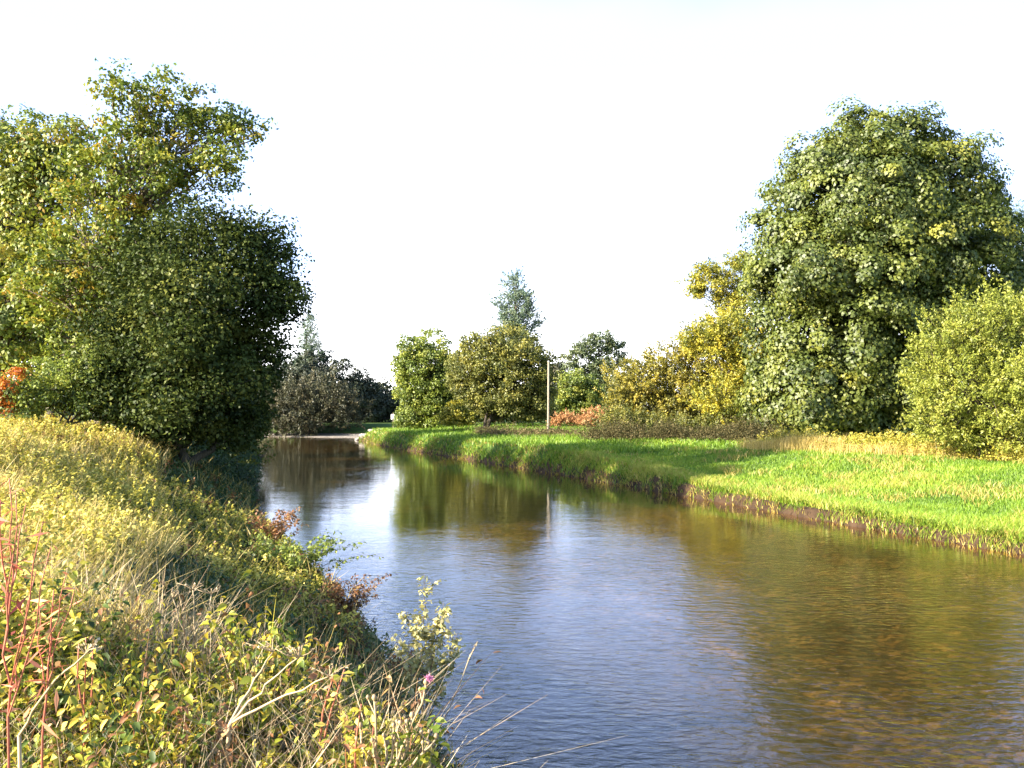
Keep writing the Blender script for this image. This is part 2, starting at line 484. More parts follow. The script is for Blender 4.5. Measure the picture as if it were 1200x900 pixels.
mbw.add([(wx[0], wy[0], 0), (wx[1], wy[0], 0), (wx[1], wy[1], 0), (wx[0], wy[1], 0)], q=[[0, 1, 2, 3]])
tag(mbw.build('water', WATER), kind='structure')

# ------------------------------------------------------------------ trees
def crown(mb, lobes, clump_r, per_clump, leaf, aspect=.75, density=1.0, style='dome', tvar=.22, shell=(.62, 1.05), open_=0.0, fill=.3, skip_low=-.92):
    """lobes: list of (centre xyz, radii xyz); returns clump centres"""
    cs = np.array([l[0] for l in lobes]); rs = np.array([l[1] for l in lobes])
    allc, alln = [], []
    for k, (c, r) in enumerate(zip(cs, rs)):
        area = 4 * np.pi * ((r[0] * r[1]) ** 1.6 / 3 + (r[0] * r[2]) ** 1.6 / 3 + (r[1] * r[2]) ** 1.6 / 3) ** (1 / 1.6)
        nn = max(6, int(density * area / (clump_r ** 2 * .85)))
        d = rand_dirs(nn)
        d = d[d[:, 2] > skip_low]
        bumpy = 1 + .16 * np.sin(d[:, 0] * 5 + k * 1.7) * np.sin(d[:, 1] * 4.3 + k) + .12 * np.sin(d[:, 2] * 7 + k * 2.1 + d[:, 0] * 3)
        ff = np.where(rng.random(len(d)) < fill, rng.uniform(.2, .7, len(d)), rng.uniform(shell[0], shell[1], len(d)))
        p_ = c + d * r * (ff * bumpy)[:, None]
        keep = np.ones(len(p_), bool)
        for j in range(len(cs)):
            if j != k:
                keep &= (((p_ - cs[j]) / rs[j]) ** 2).sum(1) > .38
        if open_ > 0:
            keep &= rng.random(len(p_)) > open_
        allc.append(p_[keep]); alln.append(norm(d / r)[keep])
    C = np.concatenate(allc); N = np.concatenate(alln)
    nC = len(C)
    ct = .5 + tvar * rng.normal(size=nC)
    cr = clump_r * rng.uniform(.6, 1.35, nC)
    k = per_clump
    tt = np.repeat(ct, k) + .075 * rng.normal(size=nC * k)
    if style == 'dome':
        dd = rand_dirs(nC * k)
        hd_ = norm(np.repeat(N, k, 0) * .75 + np.array([0, 0, .55]))
        dot_ = (dd * hd_).sum(1, keepdims=True)
        dd = norm(dd + hd_ * (np.abs(dot_) - dot_) * .85)
        off = dd * np.array([1, 1, .85]) * (np.repeat(cr, k) * rng.uniform(.55, 1.0, nC * k))[:, None]
        P_ = np.repeat(C, k, 0) + off + np.repeat(N, k, 0) * .2 * clump_r
        nr = dd + .5 * np.repeat(N, k, 0) + np.array([0, 0, .35]) + .45 * rng.normal(size=P_.shape)
        ax = dd * np.array([1, 1, .4]) + np.array([0, 0, -.5])
        add_leaves(mb, P_, nr, leaf, leaf * aspect, tt, axis=ax)
    elif style == 'spray':
        # leafy shoots fanning up and outwards
        sd = norm(N + np.array([0, 0, .55]) + .55 * rng.normal(size=N.shape))
        s = rng.uniform(-.6, 1.0, (nC, k))
        P_ = C[:, None] + sd[:, None] * (s * cr[:, None] * 1.5)[..., None]
        P_ = P_.reshape(-1, 3) + rng.normal(size=(nC * k, 3)) * clump_r * .22 * np.clip(1.2 - s.reshape(-1, 1), .3, 2)
        ax = np.repeat(sd, k, 0) + .5 * rng.normal(size=P_.shape)
        nr = rng.normal(size=P_.shape) + np.array([0, 0, .6])
        add_leaves(mb, P_, nr, leaf, leaf * aspect, tt, axis=ax)
    elif style == 'loose':
        off = np.clip(rng.normal(size=(nC * k, 3)), -1.25, 1.25) * np.array([1, 1, .7]) * (np.repeat(cr, k) * .5)[:, None]
        P_ = np.repeat(C, k, 0) + off
        nr = norm(off) * .6 + rng.normal(size=P_.shape) * .6 + np.array([0, 0, .5])
        add_leaves(mb, P_, nr, leaf, leaf * aspect, tt)
    return C

def make_tree(name, label, cat, px, D, lobes, mat, clump_r=.8, per_clump=40, leaf=.2, aspect=.75, density=1.0, style='dome',
              trunk_r=.3, bark=None, group=None, trunk_top=None, base_z=None, stems=1, dead_low=True, twigs=.25, x_off=0, **kw):
    x = px_x(px, D); z = float(ground(np.array([x]), np.array([D]))[0]) if base_z is None else base_z
    base = np.array([x, D, z - .1])
    L = []
    for l in lobes:
        lx, ly, rx, ry = l[:4]; dd = l[4] if len(l) > 4 else 0.0
        Dl = D + dd
        r0 = rx * Dl / F
        L.append((np.array([px_x(lx, Dl), Dl, px_z(ly, Dl)]), np.array([r0, r0 * (l[5] if len(l) > 5 else .9), ry * Dl / F])))
    root = empty(name, base, label, cat, group)
    mb = MB()
    C = crown(mb, L, clump_r, per_clump, leaf, aspect, density, style, **kw)
    mb.build('crown', mat, root, origin=base)
    # trunk and limbs
    tb = MB()
    top = max(l[0][2] for l in L)
    hi = L[int(np.argmax([l[0][2] for l in L]))][0]
    H = (top - base[2])
    th = trunk_top if trunk_top else H * .92
    for s_ in range(stems):
        o_ = np.array([rng.normal() * trunk_r * 2.2, rng.normal() * trunk_r * 2, 0]) if stems > 1 else np.zeros(3)
        tgt = np.array([base[0] * .4 + hi[0] * .6, base[1] * .4 + hi[1] * .6, base[2] + th]) + o_ * 3
        tp = curve_pts(base + o_, tgt, 9, wob=.015)
        rr = trunk_r * (np.linspace(1, .22, 9)) ; rr[0] *= 1.35
        add_tube(tb, tp, rr / (1 if stems == 1 else 1.5), 9)
        if s_ == 0: tmain = tp
    for (c, r) in L:
        hfrac = np.clip((c[2] - r[2] * .6 - base[2]) / th * .8, .12, .85)
        i = int(hfrac * 8)
        st = tmain[i]
        bp = curve_pts(st, c, 6, sag=.06, wob=.03)
        r0 = trunk_r * (1 - .75 * hfrac) * .6
        add_tube(tb, bp, np.linspace(r0, r0 * .3, 6), 6)
        near = C[(((C - c) / r) ** 2).sum(1) < 1.4]
        if len(near):
            for q_ in near[rng.integers(0, len(near), max(2, int(len(near) * twigs)))]:
                add_tube(tb, curve_pts(bp[rng.integers(2, 6)], q_, 4, sag=.04, wob=.03), np.linspace(r0 * .28, .012, 4), 4, cap=False)
    tb.build('trunk', bark or BARK, root, origin=base, smooth=True)
    return root

G_SYC = leaf_mat('sycamore_leaf', [(.032, .050, .010), (.074, .103, .015), (.14, .168, .022), (.25, .245, .03)], gloss=.035)
G_LEFT = leaf_mat('ash_leaf', [(.036, .06, .011), (.088, .13, .017), (.175, .22, .023), (.30, .28, .028), (.40, .25, .03)])
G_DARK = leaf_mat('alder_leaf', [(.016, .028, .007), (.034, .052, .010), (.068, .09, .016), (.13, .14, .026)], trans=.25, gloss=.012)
G_LIGHT = leaf_mat('willow_leaf', [(0.115, 0.149, 0.023), (0.196, 0.230, 0.030), (0.287, 0.310, 0.040), (0.391, 0.380, 0.069)])
G_YEL = leaf_mat('yellowing_leaf', [(.09, .115, .02), (.21, .22, .028), (.40, .36, .033), (.56, .46, .05)])
G_OLIVE = leaf_mat('olive_leaf', [(0.068, 0.083, 0.022), (0.128, 0.143, 0.030), (0.225, 0.225, 0.045), (0.360, 0.315, 0.053)])
G_WILLOW = leaf_mat('ochre_willow_leaf', [(.08, .085, .02), (.17, .165, .028), (.30, .265, .035), (.42, .34, .05)])
G_MID = leaf_mat('lime_leaf', [(0.075, 0.112, 0.025), (0.138, 0.188, 0.031), (0.237, 0.288, 0.037), (0.350, 0.362, 0.062)])
G_BLUE = leaf_mat('poplar_leaf', [(.07, .11, .075), (.10, .155, .10), (.15, .20, .12), (.2, .25, .14)])
G_AIRY = leaf_mat('airy_leaf', [(.06, .085, .04), (.09, .125, .055), (.14, .17, .07), (.2, .22, .09)])
G_FAR = leaf_mat('far_dark_leaf', [(.014, .02, .012), (.022, .032, .016), (.036, .045, .02), (.06, .06, .03)], trans=.15)
G_GREY = leaf_mat('grey_willow_leaf', [(.028, .032, .016), (.05, .054, .024), (.085, .08, .036), (.13, .11, .055)], trans=.2)
G_RUST = leaf_mat('russet_leaf', [(.22, .09, .03), (.40, .19, .07), (.55, .30, .13), (.6, .42, .2)])
G_ORNG = leaf_mat('orange_leaf', [(.25, .05, .01), (.45, .12, .012), (.6, .22, .02), (.6, .3, .03)])

# --- left bank trees
make_tree('ash_tree', 'tallest left-bank tree with a ragged open yellow-green top and long side sprays', 'tree', 118, 40.5,
          [(150, 165, 45, 45), (200, 160, 55, 42, 1), (185, 112, 52, 26), (245, 150, 46, 28, 1), (278, 148, 28, 18, 0), (295, 162, 14, 10, 0), (130, 100, 26, 20, -1), (258, 185, 34, 20, 0), (160, 200, 60, 40, -1), (235, 205, 40, 24, 0), (105, 210, 50, 40, -1), (165, 240, 60, 50, 0), (100, 290, 55, 60, -2), (70, 350, 55, 55, -2), (130, 370, 50, 60, -1), (155, 300, 50, 40, 0), (100, 400, 60, 50, -1), (60, 300, 50, 50, 0)],
          G_LEFT, clump_r=.62, per_clump=34, leaf=.19, density=.85, style='loose', trunk_r=.42, trunk_top=13, open_=.32, fill=.15, tvar=.2, bark=PALE_BARK)
make_tree('sycamore_tree', 'broad green tree cut by the left photo edge, rounded flat top', 'tree', 10, 43,
          [(30, 185, 60, 50), (72, 180, 34, 36, -1), (-50, 190, 70, 60, 2), (20, 260, 70, 60), (-60, 290, 80, 80, 2), (20, 340, 60, 60, -2), (60, 215, 42, 40, -1), (10, 400, 60, 50, -1), (-110, 150, 90, 70, 3), (-160, 260, 90, 90, 3), (-100, 360, 90, 80, 2)],
          G_LEFT, clump_r=.75, per_clump=44, leaf=.2, density=1.0, trunk_r=.5, open_=.05)
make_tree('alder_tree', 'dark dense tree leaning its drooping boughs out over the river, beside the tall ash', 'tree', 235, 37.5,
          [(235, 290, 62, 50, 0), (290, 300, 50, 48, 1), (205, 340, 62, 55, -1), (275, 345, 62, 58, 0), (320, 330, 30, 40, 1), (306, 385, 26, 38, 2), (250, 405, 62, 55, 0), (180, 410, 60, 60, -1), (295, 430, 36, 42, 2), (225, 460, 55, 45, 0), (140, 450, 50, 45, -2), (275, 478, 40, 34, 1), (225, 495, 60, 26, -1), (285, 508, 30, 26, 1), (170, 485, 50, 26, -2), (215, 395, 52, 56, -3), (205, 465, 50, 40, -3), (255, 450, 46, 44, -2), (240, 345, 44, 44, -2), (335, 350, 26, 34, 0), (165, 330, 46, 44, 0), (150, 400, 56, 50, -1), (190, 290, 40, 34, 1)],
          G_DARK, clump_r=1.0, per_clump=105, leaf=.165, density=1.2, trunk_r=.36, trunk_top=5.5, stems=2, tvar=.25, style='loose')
make_tree('hawthorn_bush', 'pale green bush at the foot of the left trees behind the yellow grass', 'bush', 62, 35,
          [(55, 455, 42, 34), (95, 445, 38, 40), (25, 470, 30, 24, -1), (115, 475, 36, 22), (150, 480, 36, 20, 1)],
          G_MID, clump_r=.45, per_clump=36, leaf=.12, density=1.0, trunk_r=.1, style='loose', trunk_top=1.6, stems=3)
make_tree('orange_bush', 'small orange-leaved bush at the left photo edge', 'bush', 4, 33.5,
          [(4, 452, 12, 12), (-8, 470, 16, 16), (20, 437, 9, 7), (8, 478, 10, 10)],
          G_ORNG, clump_r=.28, per_clump=24, leaf=.1, density=.9, trunk_r=.05, style='loose', trunk_top=1.3)
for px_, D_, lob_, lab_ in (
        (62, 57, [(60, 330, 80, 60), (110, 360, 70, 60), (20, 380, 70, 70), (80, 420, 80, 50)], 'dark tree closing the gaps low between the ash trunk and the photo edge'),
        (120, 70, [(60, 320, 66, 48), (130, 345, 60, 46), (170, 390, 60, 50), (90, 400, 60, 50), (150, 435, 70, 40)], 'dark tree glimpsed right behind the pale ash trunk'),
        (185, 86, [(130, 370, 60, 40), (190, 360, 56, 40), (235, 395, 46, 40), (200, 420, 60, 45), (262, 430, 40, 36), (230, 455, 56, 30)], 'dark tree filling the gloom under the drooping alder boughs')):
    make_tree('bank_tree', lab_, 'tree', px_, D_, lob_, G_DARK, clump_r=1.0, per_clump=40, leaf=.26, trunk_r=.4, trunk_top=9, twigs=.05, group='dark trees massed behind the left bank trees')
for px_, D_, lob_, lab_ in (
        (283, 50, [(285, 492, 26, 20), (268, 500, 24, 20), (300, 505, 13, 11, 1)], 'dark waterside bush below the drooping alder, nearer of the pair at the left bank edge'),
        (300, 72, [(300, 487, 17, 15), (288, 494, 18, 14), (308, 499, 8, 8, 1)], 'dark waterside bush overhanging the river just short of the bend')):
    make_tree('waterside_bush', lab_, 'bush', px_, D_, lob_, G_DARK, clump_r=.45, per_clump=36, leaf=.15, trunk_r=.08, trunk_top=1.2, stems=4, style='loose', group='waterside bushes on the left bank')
# --- far left
make_tree('conifer_tree', 'pale blue-grey conifer standing tall behind the far dark trees', 'tree', 357, 150,
          [(360, 380, 9, 16), (362, 402, 14, 18), (364, 422, 18, 20), (356, 442, 22, 24)],
          G_BLUE, clump_r=.8, per_clump=28, leaf=.4, aspect=.3, style='spray', trunk_r=.3, open_=.15)
make_tree('grey_willow', 'grey-green rounded willow bush on the far bank beyond the bend', 'bush', 362, 134,
          [(338, 475, 34, 30), (372, 468, 36, 26), (400, 480, 26, 24), (350, 492, 42, 20, -1), (320, 492, 20, 20, -1)],
          G_GREY, clump_r=.9, per_clump=40, leaf=.34, aspect=.45, style='spray', trunk_r=.25, trunk_top=3, stems=3)
make_tree('dark_oak', 'dark rounded tree sloping down right of the grey willow', 'tree', 395, 150,
          [(365, 440, 34, 24), (392, 450, 34, 30), (415, 465, 26, 26), (335, 455, 34, 30)],
          G_FAR, clump_r=1.2, per_clump=44, leaf=.38, trunk_r=.4, trunk_top=5)
make_tree('dark_holly', 'lowest dark rounded tree beside the pale tree at the river bend', 'tree', 440, 152,
          [(436, 472, 22, 24), (454, 480, 16, 20), (425, 488, 26, 18), (470, 488, 18, 16, 3)],
          G_FAR, clump_r=1.1, per_clump=40, leaf=.36, trunk_r=.3, trunk_top=4)
# --- middle
make_tree('lime_tree', 'pale green upright tree at the left end of the middle group, leafy to the ground', 'tree', 498, 108,
          [(496, 416, 33, 28), (500, 440, 38, 32), (482, 460, 22, 28), (510, 468, 28, 26), (488, 484, 20, 14), (478, 430, 18, 24), (480, 490, 20, 12), (508, 490, 26, 12), (525, 450, 22, 30, 2), (528, 475, 20, 22, 2)],
          G_MID, clump_r=.8, per_clump=46, leaf=.26, trunk_r=.28, trunk_top=7, tvar=.25, style='loose')
make_tree('maple_tree', 'broad olive-green tree showing two bare trunks under its crown', 'tree', 568, 100,
          [(590, 414, 50, 30), (562, 430, 40, 34), (617, 434, 36, 38), (590, 445, 48, 38), (628, 455, 22, 28), (560, 458, 28, 22), (606, 472, 42, 20), (545, 445, 20, 26, 1), (575, 478, 24, 14, 2), (628, 480, 20, 14, 2)],
          G_OLIVE, clump_r=.8, per_clump=46, leaf=.25, style='loose', trunk_r=.3, trunk_top=7, stems=2, tvar=.22, twigs=.15)
make_tree('poplar_tree', 'tall bluish feathery poplar rising behind the olive tree', 'tree', 604, 150,
          [(604, 338, 14, 18), (603, 360, 22, 20), (606, 382, 26, 22), (600, 405, 26, 24)],
          G_BLUE, clump_r=1.0, per_clump=36, leaf=.42, aspect=.42, style='spray', trunk_r=.4, open_=.08, fill=.1)
make_tree('yellow_shrub', 'small bright yellow shrub in front of the pale upright tree', 'bush', 532, 97,
          [(532, 484, 15, 13), (545, 490, 12, 9), (524, 492, 9, 7)],
          G_YEL, clump_r=.4, per_clump=30, leaf=.2, style='loose', trunk_r=.08, trunk_top=1.5)
make_tree('round_bush', 'rounded green bush right of the wooden pole', 'bush', 676, 112,
          [(672, 452, 22, 20), (690, 462, 18, 18), (662, 470, 18, 16), (690, 478, 22, 12)],
          G_MID, clump_r=.7, per_clump=40, leaf=.25, style='loose', trunk_r=.2, trunk_top=3.5, tvar=.28)
make_tree('open_crowned_tree', 'airy green tree with sky showing through its crown, behind the round bush', 'tree', 704, 135,
          [(700, 402, 22, 14), (722, 408, 12, 12), (684, 412, 16, 9), (702, 425, 17, 13), (712, 442, 15, 12), (726, 424, 10, 10), (690, 440, 18, 14), (714, 456, 18, 14), (668, 424, 12, 10), (704, 470, 20, 12)],
          G_AIRY, clump_r=.8, per_clump=34, leaf=.3, trunk_r=.35, open_=.3, fill=.1, style='loose')
make_tree('background_tree', 'grey-green tree half hidden behind the pole and round bush', 'tree', 655, 142,
          [(655, 440, 18, 14), (648, 458, 22, 18), (720, 470, 26, 22), (735, 455, 18, 18), (640, 478, 26, 14), (690, 482, 30, 12)],
          G_GREY, clump_r=1.0, per_clump=36, leaf=.34, trunk_r=.3, trunk_top=6)
make_tree('background_bush', 'dull olive bush filling the gap low between the two middle trees', 'bush', 540, 118,
          [(530, 470, 24, 22), (555, 480, 26, 16), (590, 486, 30, 10), (618, 486, 20, 10)],
          G_OLIVE, clump_r=.8, per_clump=36, leaf=.3, trunk_r=.15, trunk_top=2.5, stems=3, style='loose')
make_tree('thicket_bush', 'brownish olive bush at the foot of the willow thicket near the russet bracken', 'bush', 735, 79,
          [(728, 492, 26, 14), (752, 500, 30, 12), (790, 502, 36, 12), (830, 506, 36, 12)],
          G_OLIVE, clump_r=.5, per_clump=36, leaf=.2, trunk_r=.08, trunk_top=1.2, stems=4, style='spray', aspect=.45)
make_tree('yellow_willow', 'wide yellow-olive willow thicket left of the big dark-green tree', 'bush', 785, 84,
          [(745, 450, 34, 28), (780, 432, 34, 26), (815, 420, 34, 28), (790, 465, 44, 30), (735, 475, 24, 22), (840, 455, 36, 34), (820, 488, 44, 22), (760, 490, 40, 18), (860, 480, 36, 30, -1), (880, 440, 30, 40)],
          G_WILLOW, clump_r=.7, per_clump=46, leaf=.26, aspect=.42, style='spray', trunk_r=.2, trunk_top=5, stems=4, tvar=.3)
make_tree('golden_willow', 'golden yellow tree crown against the left side of the big tree', 'tree', 850, 78,
          [(845, 395, 38, 28), (885, 405, 34, 32), (820, 400, 22, 14), (895, 435, 24, 26), (866, 440, 30, 26), (850, 470, 40, 30), (880, 485, 30, 24)],
          G_YEL, clump_r=.6, per_clump=40, leaf=.24, aspect=.45, style='spray', trunk_r=.22, trunk_top=9, tvar=.28)
make_tree('ash_tree', 'thin yellow-leaved tree top showing behind the big tree, highest of the yellow trees', 'tree', 860, 92,
          [(835, 325, 32, 20), (860, 345, 30, 22), (815, 340, 16, 12), (870, 310, 22, 18), (850, 385, 36, 28)],
          G_YEL, clump_r=.6, per_clump=30, leaf=.26, aspect=.5, style='loose', trunk_r=.3, open_=.3, tvar=.2)
# --- big sycamore on the right
make_tree('sycamore_tree', 'huge dense dark-green tree on the right bank, the biggest crown in view', 'tree', 975, 68,
          [(1018, 172, 52, 42, 0), (1068, 180, 46, 38, 0), (972, 196, 46, 40, -1), (950, 240, 52, 48, -1), (1120, 225, 48, 48, 1), (1090, 215, 55, 50, 1), (1025, 245, 90, 70, -3), (932, 285, 46, 50, -1), (1148, 270, 42, 42, 1), (1165, 300, 34, 36, 1), (1085, 300, 80, 60, -2), (985, 320, 95, 60, -4), (915, 345, 40, 45, -1), (1150, 335, 45, 40, 1), (1000, 400, 80, 55, -4), (930, 410, 46, 55, -2), (1060, 380, 70, 60, -2), (960, 465, 66, 45, -4), (1030, 470, 55, 45, -3), (905, 460, 26, 34, -1), (990, 505, 40, 22, -4), (1120, 400, 60, 60, 2), (1065, 455, 46, 46, -2), (1085, 495, 40, 30, -2), (1040, 505, 40, 20, -3)],
          G_SYC, clump_r=1.25, per_clump=120, leaf=.265, aspect=.85, density=.9, trunk_r=.7, trunk_top=19, tvar=.2, shell=(.74, 1.06), fill=.42, twigs=.06)
make_tree('goat_willow', 'light yellow-green feathery bush at the right photo edge in front of the big tree', 'bush', 1150, 46,
          [(1130, 400, 50, 45), (1185, 385, 60, 44, 1), (1100, 440, 38, 46), (1160, 460, 70, 50, -1), (1215, 440, 60, 70, 1), (1105, 490, 36, 34, -1), (1180, 505, 60, 34, -1), (1250, 480, 60, 60, 2)],
          G_LIGHT, clump_r=.52, per_clump=48, leaf=.17, aspect=.42, style='spray', trunk_r=.16, trunk_top=4.5, stems=4, tvar=.2, density=1.1)
make_tree('pine_tree', 'sparse bluish tree top cut by the right photo edge behind the big tree', 'tree', 1205, 120,
          [(1198, 250, 12, 16), (1195, 285, 14, 20), (1205, 320, 20, 24), (1200, 360, 26, 40)],
          G_BLUE, clump_r=1.0, per_clump=24, leaf=.36, aspect=.3, style='spray', trunk_r=.35, open_=.3)
for px, D, lob, lab in ((706, 93, [(700, 489, 20, 9), (688, 494, 10, 6), (718, 494, 12, 6)], 'large russet bracken clump left of the willow thicket'),
                        (662, 95, [(662, 491, 12, 6), (675, 493, 8, 5), (650, 495, 7, 4)], 'small russet bracken clump just right of the wooden pole')):
    make_tree('bracken_clump', lab, 'bracken', px, D, lob, G_RUST, clump_r=.35, per_clump=26, leaf=.2, aspect=.4, style='spray', trunk_r=.05, trunk_top=.8, group='russet bracken clumps')

# a far-off wood closing the horizon behind everything
mb = MB()
lobs = []
for k in range(46):
    X_ = -190 + 380 * k / 45 + 3 * rng.normal(); Y_ = 205 + 12 * rng.normal(); r_ = rng.uniform(5, 8)
    zz = 2.0
    lobs.append((np.array([X_, Y_, zz + r_ * .25]), np.array([r_ * 1.3, r_, r_ * .8])))
crown(mb, lobs, 1.6, 26, .8, .8, .55, 'loose', fill=.15)
tag(mb.build('distant_wood', G_FAR), 'low far-off wood seen in the gaps under the trees along the horizon', 'wood', kind='stuff')

# ------------------------------------------------------------------ ground cover (stuff)
def scatter(n, D0, D1, px0, px1, power=1.0, want=None, dmin=0, dmax=1e9):
    """points on land inside a fan in front of the bridge; power biases to near"""
    D = D0 + (D1 - D0) * rng.random(n) ** power
    x = (rng.uniform(px0, px1, n) - 600) / F * D
    s = side(x, D); d = lookup(TD, x, D)
    k = (d >= dmin) & (d <= dmax)
    if want is not None: k &= s == want
    else: k &= s > 0
    return x[k], D[k], d[k]

def pts3(x, y, dz=0.0):
    return np.stack([x, y, ground(x, y) + dz], 1)

M_STRAW = leaf_mat('straw_grass', [(.20, .17, .03), (.42, .32, .07), (.62, .47, .15), (.66, .52, .24)], trans=.3, gloss=.03)
M_GRASS = leaf_mat('meadow_grass', [(.07, .135, .011), (.135, .25, .014), (.23, .34, .02), (.42, .40, .07)], trans=.35, gloss=.03)
M_WEED = leaf_mat('weed_leaf', [(.09, .11, .018), (.25, .25, .03), (.50, .43, .06), (.72, .60, .17)], trans=.3, gloss=.025)
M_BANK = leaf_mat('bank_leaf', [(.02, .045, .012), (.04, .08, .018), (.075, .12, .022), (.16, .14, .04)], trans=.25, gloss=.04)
M_RUSTY = leaf_mat('rusty_weed_leaf', [(.06, .05, .02), (.16, .08, .03), (.30, .13, .05), (.36, .24, .08)])
M_THICK = leaf_mat('thicket_weed_leaf', [(.04, .042, .016), (.09, .08, .03), (.16, .125, .055), (.28, .22, .11)], trans=.25, gloss=.01)
M_DEAD = leaf_mat('dead_stem', [(.12, .075, .04), (.25, .17, .09), (.40, .30, .17), (.5, .41, .26)], trans=.1, gloss=.03)
M_RED = leaf_mat('red_stem', [(.25, .05, .035), (.42, .11, .07), (.52, .2, .11), (.5, .3, .12)], trans=.2)
M_NEAR = leaf_mat('bramble_leaf', [(.035, .06, .012), (.10, .15, .014), (.32, .31, .02), (.58, .42, .05)], trans=.3, gloss=.025)

def lean(n, s=.35, bias=(0, 0)):
    return rng.normal(size=(n, 2)) * s + np.array(bias)

# left plateau: tall yellowing grass
mb = MB()
x, y, d = scatter(42000, 5, 42, -260, 360, 1.25, 1, 3.6)
pt = pts3(x, y, -.03)
patch = wob(x, y, .8, 3.0)
hh = (.45 + .25 * rng.random(len(x))) * (1 + .25 * patch)
add_blades(mb, pt, hh, .010 + .0006 * y, lean(len(x), .3), np.clip(.5 + .2 * patch + .18 * rng.normal(size=len(x)), 0, 1))
tag(mb.build('tall_grass', M_STRAW), 'tall straw-coloured grass covering the sunlit top of the left bank', 'grass', kind='stuff')

def weeds(mb, x, y, h, leaf, k, stem_mb=None, aspect=.5, tvar=.2, tpatch=0.0, tbase=.5, spread=.09, big=False, hvar=0.0):
    """leafy upright weeds: k leaves up each stem"""
    n_ = len(x)
    b_ = pts3(x, y)
    hh = h * rng.uniform(.55, 1.25, n_) * np.clip(1 + hvar * wob(x, y, .8, 6.), .25, 2)
    le = lean(n_, .22)
    s = rng.uniform(.15, 1.0, (n_, k))
    ang = rng.uniform(0, 2 * np.pi, (n_, k))
    rad = spread * (1.25 - s) * rng.uniform(.4, 1.4, (n_, k))
    o = np.stack([np.cos(ang) * rad + le[:, :1] * (s * hh[:, None]), np.sin(ang) * rad + le[:, 1:] * (s * hh[:, None]), s * hh[:, None]], -1)
    P_ = (b_[:, None] + o).reshape(-1, 3)
    ax = np.stack([np.cos(ang), np.sin(ang), -.25 + 0 * ang], -1).reshape(-1, 3)
    nr = np.stack([np.cos(ang) * .5, np.sin(ang) * .5, 1 + 0 * ang], -1).reshape(-1, 3) + .45 * rng.normal(size=(n_ * k, 3))
    t = np.repeat(tbase + tpatch * wob(x, y, .9, 1.0) + tvar * rng.normal(size=n_), k) + .12 * rng.normal(size=n_ * k)
    (add_big_leaves if big else add_leaves)(mb, P_, nr, np.repeat(leaf, k) if np.ndim(leaf) else leaf, (np.repeat(leaf, k) if np.ndim(leaf) else leaf) * aspect, np.clip(t, 0, 1), axis=ax)
    add_blades(stem_mb if stem_mb is not None else mb, b_, hh, .008, le, np.clip(.4 + .2 * rng.normal(size=n_), 0, 1))

mb = MB()
x, y, d = scatter(15000, 4, 40, -260, 360, 1.3, 1, 3.9)
weeds(mb, x, y, .62, .05 + .0022 * y, 20, tpatch=.2, tbase=.74, hvar=.35)
x, y, d = scatter(4200, 15, 31, -100, 420, 1.0, 1, .5, 5)
weeds(mb, x, y, .5, .05 + .0022 * y, 18, tpatch=.25, tbase=.55, hvar=.6)
tag(mb.build('yellow_weeds', M_WEED), 'yellow-green leafy weeds mixed through the left bank grass', 'weeds', kind='stuff')

# shaded left bank face
mb = MB()
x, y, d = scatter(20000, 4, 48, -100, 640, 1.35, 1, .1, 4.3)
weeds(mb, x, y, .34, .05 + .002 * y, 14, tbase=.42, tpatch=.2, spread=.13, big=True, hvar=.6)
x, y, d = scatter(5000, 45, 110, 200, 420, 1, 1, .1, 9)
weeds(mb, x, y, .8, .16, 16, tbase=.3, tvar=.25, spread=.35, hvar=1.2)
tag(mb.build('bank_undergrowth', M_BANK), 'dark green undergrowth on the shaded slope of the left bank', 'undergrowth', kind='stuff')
mb = MB()
x, y, d = scatter(5000, 5, 45, 0, 640, 1.1, 1, .2, 4)
add_blades(mb, pts3(x, y, -.03), .5 + .3 * rng.random(len(x)), .008 + .0006 * y, lean(len(x), .5), np.clip(.35 + .25 * rng.normal(size=len(x)), 0, 1))
tag(mb.build('bank_grass', M_STRAW), 'dry grass tufts hanging down the left bank slope', 'grass', kind='stuff')
mb = MB()
x, y, d = scatter(5200, 4, 40, -200, 560, 1.2, 1, .3, 9)
k_ = wob(x, y, .45, 9.) > .22
weeds(mb, x[k_], y[k_], .5, .05 + .0018 * y[k_], 18, tbase=.55, tvar=.25, spread=.1, hvar=.5)
x, y, d = scatter(420, 1.9, 6, -200, 495, 1.1, 1, 1.4)
weeds(mb, x, y, .62, .04, 16, tbase=.6, tvar=.25, spread=.09, big=True, hvar=.5)
tag(mb.build('rusty_weeds', M_RUSTY), 'rust-red and brown weeds in patches along the edge of the left bank', 'weeds', kind='stuff')
# near dead stems
mb = MB()
x, y, d = scatter(2200, 4.2, 13, 60, 400, 1.2, 1, 3.0, 7)
add_blades(mb, pts3(x, y, -.03), .40 + .45 * rng.random(len(x)) ** 1.5, .004 + .005 * rng.random(len(x)), lean(len(x), .3, (.05, 0)), np.clip(.6 + .25 * rng.normal(size=len(x)), 0, 1))
x, y, d = scatter(520, 1.9, 5, -200, 480, 1.1, 1, 1.4)
add_blades(mb, pts3(x, y, -.03), .45 + .35 * rng.random(len(x)), .003 + .004 * rng.random(len(x)), lean(len(x), .45), np.clip(.5 + .25 * rng.normal(size=len(x)), 0, 1))
x, y, d = scatter(9000, 1.9, 7, -200, 500, 1.1, 1, 1.2)
add_blades(mb, pts3(x, y, -.03), .35 + .35 * rng.random(len(x)), .004 + .004 * rng.random(len(x)), lean(len(x), .45), np.clip(.6 + .3 * rng.normal(size=len(x)), 0, 1))
tag(mb.build('dead_stems', M_DEAD), 'pale dead weed stems standing thick in the middle of the left bank', 'dead stems', kind='stuff')
